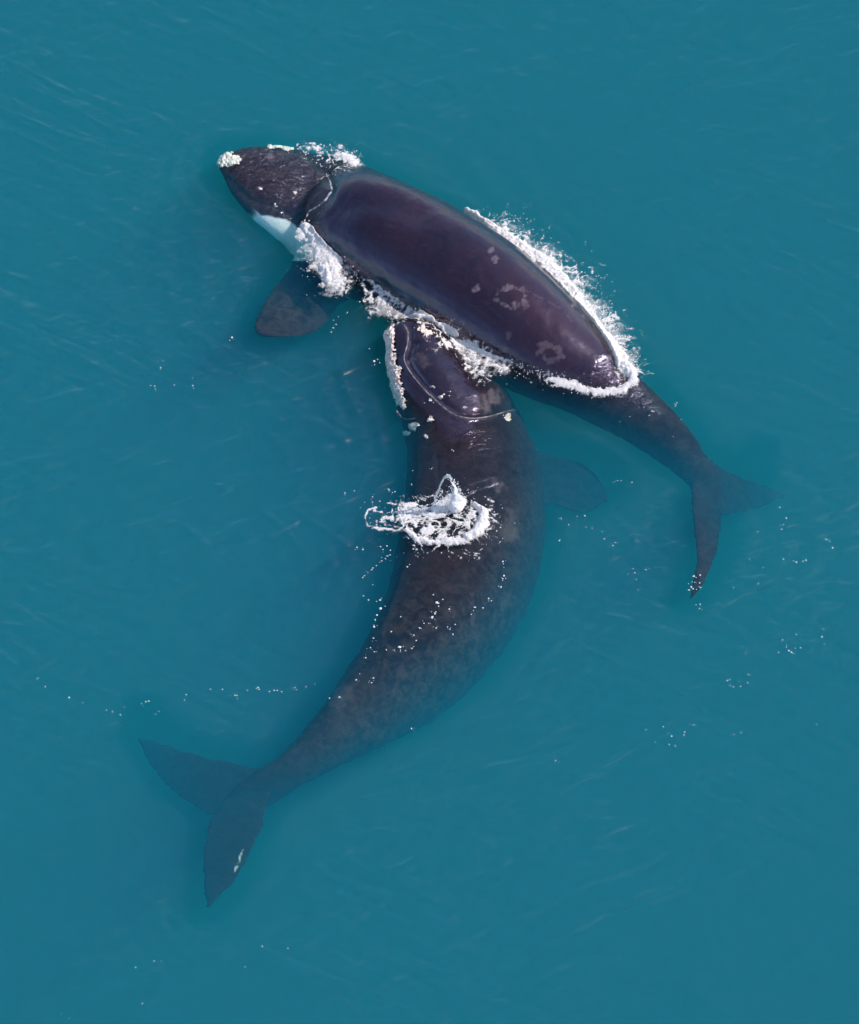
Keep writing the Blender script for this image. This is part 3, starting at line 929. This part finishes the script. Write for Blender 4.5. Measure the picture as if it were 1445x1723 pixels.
foam_sheet([[(520, 258, 14), (555, 272, 22), (588, 278, 16)]], 'thin lacy wash over the back of the upper whale\'s head', 'lace', 177, more=-0.08, zmax=0.5)
foam_sheet([[(582, 266, 7), (597, 276, 9), (592, 292, 6)]], 'small white splash behind the upper whale\'s head', 'froth', 172, more=0.35, zmax=0.16)
foam_sheet([[(548, 290, 1.6), (556, 306, 1.8), (559, 322, 2.2), (548, 338, 2.4), (535, 348, 2), (520, 357, 1.8), (512, 376, 1.6)]], 'thin foam line across the upper whale\'s neck', 'strand', 175, zmax=0.5, cell=0.012)
# the ring of splash on the lower whale
foam_sheet([[(731, 858, 10), (748, 852, 14), (765, 844, 14), (778, 846, 8)], [(797, 850, 5), (812, 864, 10), (813, 880, 12), (802, 896, 12), (786, 906, 9)]], 'dense white splash on the lower whale\'s back', 'solid', 180, name='splash', zmax=0.3)
foam_sheet([[(690, 870, 16), (720, 880, 26), (760, 885, 28), (795, 882, 26)]], 'lacy foam inside the splash ring', 'lace', 190, more=0.40, zmax=0.3, cell=0.013)
foam_sheet([[(684, 892, 4), (700, 906, 5), (722, 914, 6), (748, 912, 6), (770, 913, 6), (792, 909, 7)], [(690, 857, 4), (716, 866, 4), (745, 868, 5)]], 'beaded rim of foam round the splash ring', 'froth', 193, more=0.40, zmax=0.3)
foam_sheet([[(653, 847, 2.4), (671, 850, 3), (696, 850, 5), (716, 855, 5)], [(634, 855, 2), (620, 859, 2.4), (615, 872, 2.6), (619, 884, 3.4), (630, 889, 3.4), (648, 891, 2.6), (670, 893, 3), (680, 886, 4)]],
           'thin looping strand of foam left of the splash', 'strand', 200, cell=0.012, more=0.1)
foam_sheet([[(645, 868, 9), (668, 872, 12), (684, 864, 11)]], 'broken foam inside the looping strand', 'lace', 204, more=0.38, cell=0.013)

# the splash's standing peak: a thin jet and a torn sheet of water that meet
base_l, base_r, apex = P(729, 850, 0.03), P(780, 850, 0.03), P(751, 860, 0.0) + [0, 0, 1.25]
tt = np.linspace(0, 1, 60)
bow = (np.sin(tt * math.pi) * 0.14)[:, None] * ((base_l - apex) * [1, 0, 0])
cl = base_l + (apex - base_l) * tt[:, None] + bow + 0.05 * (np.stack([fbm(np.c_[tt * 7, tt * 0 + k], 2, 300 + k) for k in range(3)], -1) - 0.5)
wd = (0.034 - 0.022 * tt) * (0.5 + fbm(np.c_[tt * 14, tt * 0], 3, 310))
rings = []
for i in range(60):
    a = np.arange(8) * math.pi / 4
    rings.append(cl[i] + np.stack([np.cos(a), 0.7 * np.sin(a), 0.5 * np.sin(a + 0.6)], -1) * wd[i])
jv, jf = loft(rings)
nu, nv = 70, 46                                # the sheet: from the base up to the apex, narrowing
U_, V_ = np.meshgrid(np.linspace(0, 1, nv), np.linspace(0, 1, nu))
u_, t_ = U_.ravel(), V_.ravel()
inner, outer = P(752, 858, 0.03), base_r
lo_ = inner + (apex - inner) * t_[:, None] + np.array([0.10, 0, 0]) * (np.sin(t_ * 2.2))[:, None]
hi_ = outer + (apex - outer) * t_[:, None] + (np.sin(t_ * math.pi) * 0.10)[:, None] * ((outer - apex) * [1, 0, 0])
sv = lo_ + (hi_ - lo_) * u_[:, None]
q3 = sv * 6.0
sv = sv + 0.16 * (1 - 0.6 * t_)[:, None] * (np.stack([fbm(q3, 3, 321), fbm(q3, 3, 322), fbm(q3, 3, 323)], -1) - 0.5) + np.array([0, -0.16, 0]) * (np.sin(u_ * math.pi) * (1 - t_))[:, None]
sf = np.stack([(np.arange(nu - 1)[:, None] * nv + np.arange(nv - 1)[None]).ravel() + k for k in (0, 1, nv + 1, nv)], -1)
jm = np.concatenate([jf, np.stack([sf[:, 0], sf[:, 1], sf[:, 2]], -1) + len(jv), np.stack([sf[:, 0], sf[:, 2], sf[:, 3]], -1) + len(jv)])
pk = make_mesh('splash', np.concatenate([jv, sv]), jm)
at = pk.attributes.new('cover', 'FLOAT', 'POINT')
cov = 0.95 + 0.9 * (fbm(sv * 9, 3, 330) - 0.5) * 2 + 0.7 * sstep(0.35, 0.9, u_) - 0.9 * np.exp(-(u_ / 0.25) ** 2) * sstep(0.25, 0.5, t_) + 0.5 * (1 - sstep(0.0, 0.35, t_))
at.data.foreach_set('value', np.r_[0.6 + 1.6 * (fbm(jv * 9, 2, 340) - 0.5), cov].astype(np.float32))
add('splash', pk, MAT_FOAM, label='ragged peak of white water standing on the lower whale\'s back', cat='splash', kind='stuff')
pts, rad = [], []
for a, n_, wob2, top in ((base_l, 60, 0.03, 1.0), (base_r, 200, 0.07, 1.0), (P(764, 856, 0.03), 160, 0.10, 0.6), (P(742, 858, 0.03), 90, 0.09, 0.35)):
    t = rng.random(n_) ** 1.2 * top
    bow = (np.sin(t * math.pi) * 0.14)[:, None] * ((a - apex) * [1, 0, 0])
    pts.append(a + (apex - a) * t[:, None] + bow + rng.normal(size=(n_, 3)) * wob2 * (1 - 0.7 * t)[:, None]); rad.append(0.005 + 0.012 * rng.random(n_) ** 2)
drops(np.concatenate(pts), np.concatenate(rad), 'drops round the standing peak of white water')

# spray thrown from the far side
E_ = np.asarray(EDGE, float)
pts, rad = [], []
def edge_at(s_):
    i = min(int(s_), len(E_) - 2)
    return E_[i] + (E_[i + 1] - E_[i]) * (s_ - i)
for _ in range(70):                       # torn threads
    s_ = rng.beta(2.4, 1.5) * (len(E_) - 1)
    e = edge_at(s_)
    o = P(e[0] + rng.normal() * 7 + 5, e[1] + rng.normal() * 7 - 5, 0.04)
    L = min(rng.gamma(1.6, 0.14) * (0.2 + 1.8 * fbm(np.array([[s_ * 2.1, 3.3]]), 2, 77)[0]), 0.6)
    dirn = np.array([0.55 + rng.normal() * 0.5, 0.40 + rng.normal() * 0.5, 0])
    m = int(4 + L * 30)
    t = np.sort(rng.random(m))
    p = o + dirn * (L * t)[:, None] + np.array([0.25, -0.1, 0]) * (L * t ** 2)[:, None] * rng.normal()
    p[:, 2] += L * 1.1 * t * (1.2 - t * 0.8)
    p += rng.normal(size=p.shape) * 0.035 * (0.3 + t[:, None] * 1.6)
    pts.append(p); rad.append((0.011 - 0.006 * t) * (0.4 + rng.random(m)))
for _ in range(12):                       # clusters of loose drops
    s_ = rng.beta(2.2, 1.5) * (len(E_) - 1)
    e = edge_at(s_)
    d_ = abs(rng.normal()) * 22 + 6
    o = P(e[0] + d_ * 0.8, e[1] - d_ * 0.65, 0.1)
    m = rng.integers(12, 50)
    p = o + rng.normal(size=(m, 3)) * [0.12, 0.12, 0.09]
    p[:, 2] = np.abs(p[:, 2]) + 0.02
    pts.append(p); rad.append(0.004 + 0.007 * rng.random(m) ** 2)
drops(np.concatenate(pts), np.concatenate(rad), 'fine spray flung up along the upper whale\'s far side')

# droplets round the splashes
def sprinkle(u, v, su, sv, n_, zmax, r=(0.005, 0.014)):
    uu, vv = rng.normal(u, su, n_), rng.normal(v, sv, n_)
    n_ = max(n_ // 2, 6)
    uu, vv = uu[:n_], vv[:n_]
    p = on_surface(uu, vv)
    ok = p[:, 2] < 0.16
    p[:, 2] += 0.01 + zmax * rng.random(n_) ** 2
    return p[ok], (r[0] + (r[1] - r[0]) * rng.random(n_) ** 2)[ok]
pr = [sprinkle(*a) for a in ((545, 440, 26, 28, 150, 0.3), (590, 452, 16, 14, 60, 0.15), (665, 505, 26, 14, 140, 0.1), (720, 545, 22, 12, 90, 0.25), (800, 590, 34, 14, 130, 0.12), (900, 628, 34, 9, 190, 0.08),
                             (1000, 655, 36, 7, 90, 0.05), (1050, 630, 10, 14, 60, 0.3), (545, 258, 30, 9, 110, 0.08), (596, 278, 7, 14, 60, 0.12), (560, 285, 12, 14, 30, 0.02))]
drops(np.concatenate([a for a, _ in pr]), np.concatenate([b for _, b in pr]), 'scattered white droplets round the upper whale')
pr = [sprinkle(*a) for a in ((750, 880, 44, 22, 230, 0.12), (815, 872, 10, 16, 70, 0.1), (655, 868, 22, 16, 60, 0.05), (626, 845, 9, 9, 24, 0.05), (660, 930, 16, 14, 16, 0.02))]
drops(np.concatenate([a for a, _ in pr]), np.concatenate([b for _, b in pr]), 'scattered white droplets round the splash ring')

# flecks of foam afloat
def flecks(lst, label, base=2.0, halo=3):
    pts, rad = [], []
    for t in lst:
        u, v = t[0], t[1]
        r = (t[2] if len(t) > 2 else base) * 0.55 / SCALE
        p = on_surface([u], [v])[0] + [0, 0, 0.026]
        pts.append(p); rad.append(r * (0.8 + 0.4 * rng.random()))
        for _ in range(rng.integers(0, halo + 1)):
            a = rng.normal(size=2) * r * 2.6
            pts.append(p + [a[0], a[1], 0]); rad.append(r * (0.25 + 0.35 * rng.random()))
    drops(pts, rad, label, name='foam_flecks', lump=0.35, flat=0.45, cat='foam')
flecks([(640, 1011, 3), (641, 1025, 3), (635, 1036, 3.6), (632, 1044, 2), (630, 1056, 3.6), (629, 1075, 2.6), (675, 1039), (659, 1064, 2.5), (673, 1090, 4), (734, 1015, 3.5), (728, 1002), (726, 1040, 3.5), (731, 1034, 3), (714, 1050),
        (722, 1050), (701, 1079, 2.6), (697, 1070), (755, 1026, 2.6), (744, 1010), (752, 1056), (756, 1060), (761, 1068, 2.6), (765, 1052), (733, 1058), (798, 1023, 3), (792, 1035), (812, 1024), (821, 1008, 3), (826, 1012), (845, 946, 2.6), (846, 950),
        (847, 970, 3.4), (845, 975, 3), (842, 989, 2.6), (686, 955, 3), (696, 925, 2.6), (600, 1145, 2), (631, 1098, 2), (616, 1108), (624, 1091), (629, 1142, 2.4), (626, 1150, 2), (693, 1227), (606, 1135, 1.5), (651, 1095), (664, 1095), (683, 1096), (694, 1092), (707, 1058, 2), (572, 1174, 2.5), (555, 1176, 2)],
       'loose white flecks of foam over the lower whale\'s back')
flecks([(64, 1143, 1.4), (77, 1156, 2), (117, 1175, 1.8), (140, 1184, 1.5), (180, 1196, 1.5), (190, 1199, 1.2), (203, 1204, 1.5), (210, 1191, 1.3), (239, 1185, 1.6), (246, 1182, 1.5), (251, 1181, 2), (268, 1198, 1.4), (263, 1203, 1.2), (314, 1170, 2.2), (311, 1179, 1.3), (355, 1161, 1.2), (375, 1161, 1.6), (396, 1171, 2.6),
        (417, 1163, 1.6), (435, 1158, 2.2), (437, 1161, 1.6), (454, 1165, 1.6), (462, 1163, 2), (467, 1163, 2), (474, 1165, 1.8), (497, 1158, 2), (500, 1162, 1.3), (516, 1156, 1.3), (531, 1152, 1.2), (229, 1629, 1.6), (260, 1618, 1.4), (272, 1619, 1), (442, 1593, 1.8), (485, 1597, 1.8), (380, 1624, 1), (413, 1628, 1.3), (240, 1690, 1.5), (117, 1715, 1.2), (104, 1707, 1), (934, 1281, 1.8), (940, 1284, 1)],
       'broken line of tiny foam flecks left of the lower whale')
flecks([(1034, 914, 2), (1030, 919, 1.8), (1016, 908, 1.2), (1067, 965, 2), (1064, 958, 1.2), (1086, 960, 1.8), (1056, 967, 1.2), (1070, 976, 1.2), (1073, 994, 1.5), (1170, 1019, 1.5), (1177, 1018, 1.8), (1176, 1025, 2), (1317, 942, 2), (1339, 947, 2.2), (1350, 946, 2.2), (1355, 944, 1.5), (1334, 945, 1.4), (1283, 956, 1.2), (1389, 909, 1.8), (1400, 923, 1.8), (1395, 912, 1),
        (1339, 1069, 1.8), (1316, 1078, 1.8), (1382, 1073, 2.2), (1385, 1060, 1.2), (1386, 1085, 1.3), (1309, 1099, 2.2), (1326, 1096, 3), (1331, 1099, 1.6), (1322, 1090, 1.3), (1337, 1092, 1.3), (1346, 1091, 1.2), (1223, 1146, 2.2), (1227, 1155, 1.3), (1233, 1157, 1.6), (1245, 1156, 1.6), (1257, 1150, 1.4), (1258, 1136, 1.4), (1242, 1148, 1), (1086, 1229, 1.7), (1115, 1224, 1.7),
        (1129, 1240, 2), (1122, 1235, 1.2), (1151, 1233, 1.6), (1150, 1238, 1.5), (1125, 1254, 1.7), (1136, 1257, 1.4), (1102, 1250, 1.1), (1166, 1221, 1.3), (1160, 1220, 1), (1234, 1237, 1.2), (1246, 1234, 1.3), (1373, 1220, 1.6), (1233, 990, 1.2), (1275, 983, 1.2), (1260, 942, 1.1), (1311, 855, 1.8), (1322, 873, 2.2), (1317, 884, 1.5), (1314, 892, 1.2), (1274, 896, 1.4), (1038, 810, 1.8), (1034, 812, 1.2), (1045, 810, 1.5), (1062, 813, 2),
        (943, 873, 1.8), (983, 869, 1.9), (970, 870, 1.2), (956, 884, 1.3), (985, 888, 1.5), (995, 890, 1.2), (940, 911, 1.6), (1012, 896, 1.2), (1260, 1137, 1)],
       'scattered tiny foam flecks right of the two whales')
flecks([(1166, 971, 3.2), (1170, 973, 2), (1177, 969, 2.4), (1162, 989, 3.5), (1158, 994, 3), (1165, 992, 2.5), (1177, 990, 2), (1168, 981, 1.6), (1176, 982, 1.5)], 'pale foam breaking over the upper whale\'s lower fluke tip')
flecks([(391, 569, 3), (271, 620, 1.5), (261, 651, 1.5), (294, 649, 1.8), (325, 650, 1.8), (325, 637, 1.3), (262, 656, 1.2), (275, 608, 1.2), (254, 650, 1.2), (606, 509, 2.4), (585, 527, 1.5), (630, 609, 3), (636, 606, 2.5), (631, 615, 1.8), (622, 588, 1.4), (562, 540, 1.6), (566, 547, 1.6), (562, 553, 1.8), (558, 560, 2), (570, 534, 1.4), (581, 830, 1.8), (597, 827, 1.3), (601, 922, 2.2), (611, 926, 2), (628, 985, 1.5), (612, 1004, 2), (621, 1011, 2), (582, 832, 1.4), (655, 825, 2.5), (661, 830, 2), (693, 816, 2.4), (725, 790, 1.5), (762, 760, 2.2)],
       'small bright foam flecks left of the lower whale\'s head')
flecks([(657, 935, 2), (653, 937, 1.6), (649, 941, 1.5), (643, 945, 2), (640, 947, 1.4), (634, 953, 1.5), (628, 957, 2), (626, 960, 1.5), (620, 965, 1.4), (614, 970, 1.6), (611, 973, 1.8), (645, 926, 2), (641, 921, 1.5), (652, 920, 1.6)], 'short dotted line of foam specks below the splash ring')
flecks([(1092, 700, 1.8), (1097, 693, 2), (1099, 694, 1.6), (1145, 707, 1.8), (1136, 683, 1.6), (1138, 679, 1.4), (1042, 711, 1.5), (1059, 702, 1), (1132, 736, 1), (846, 700, 1.6), (695, 793, 1.4), (724, 675, 3), (755, 667, 1.6), (757, 660, 1.5)], 'tiny foam specks on the submerged skin of both whales')
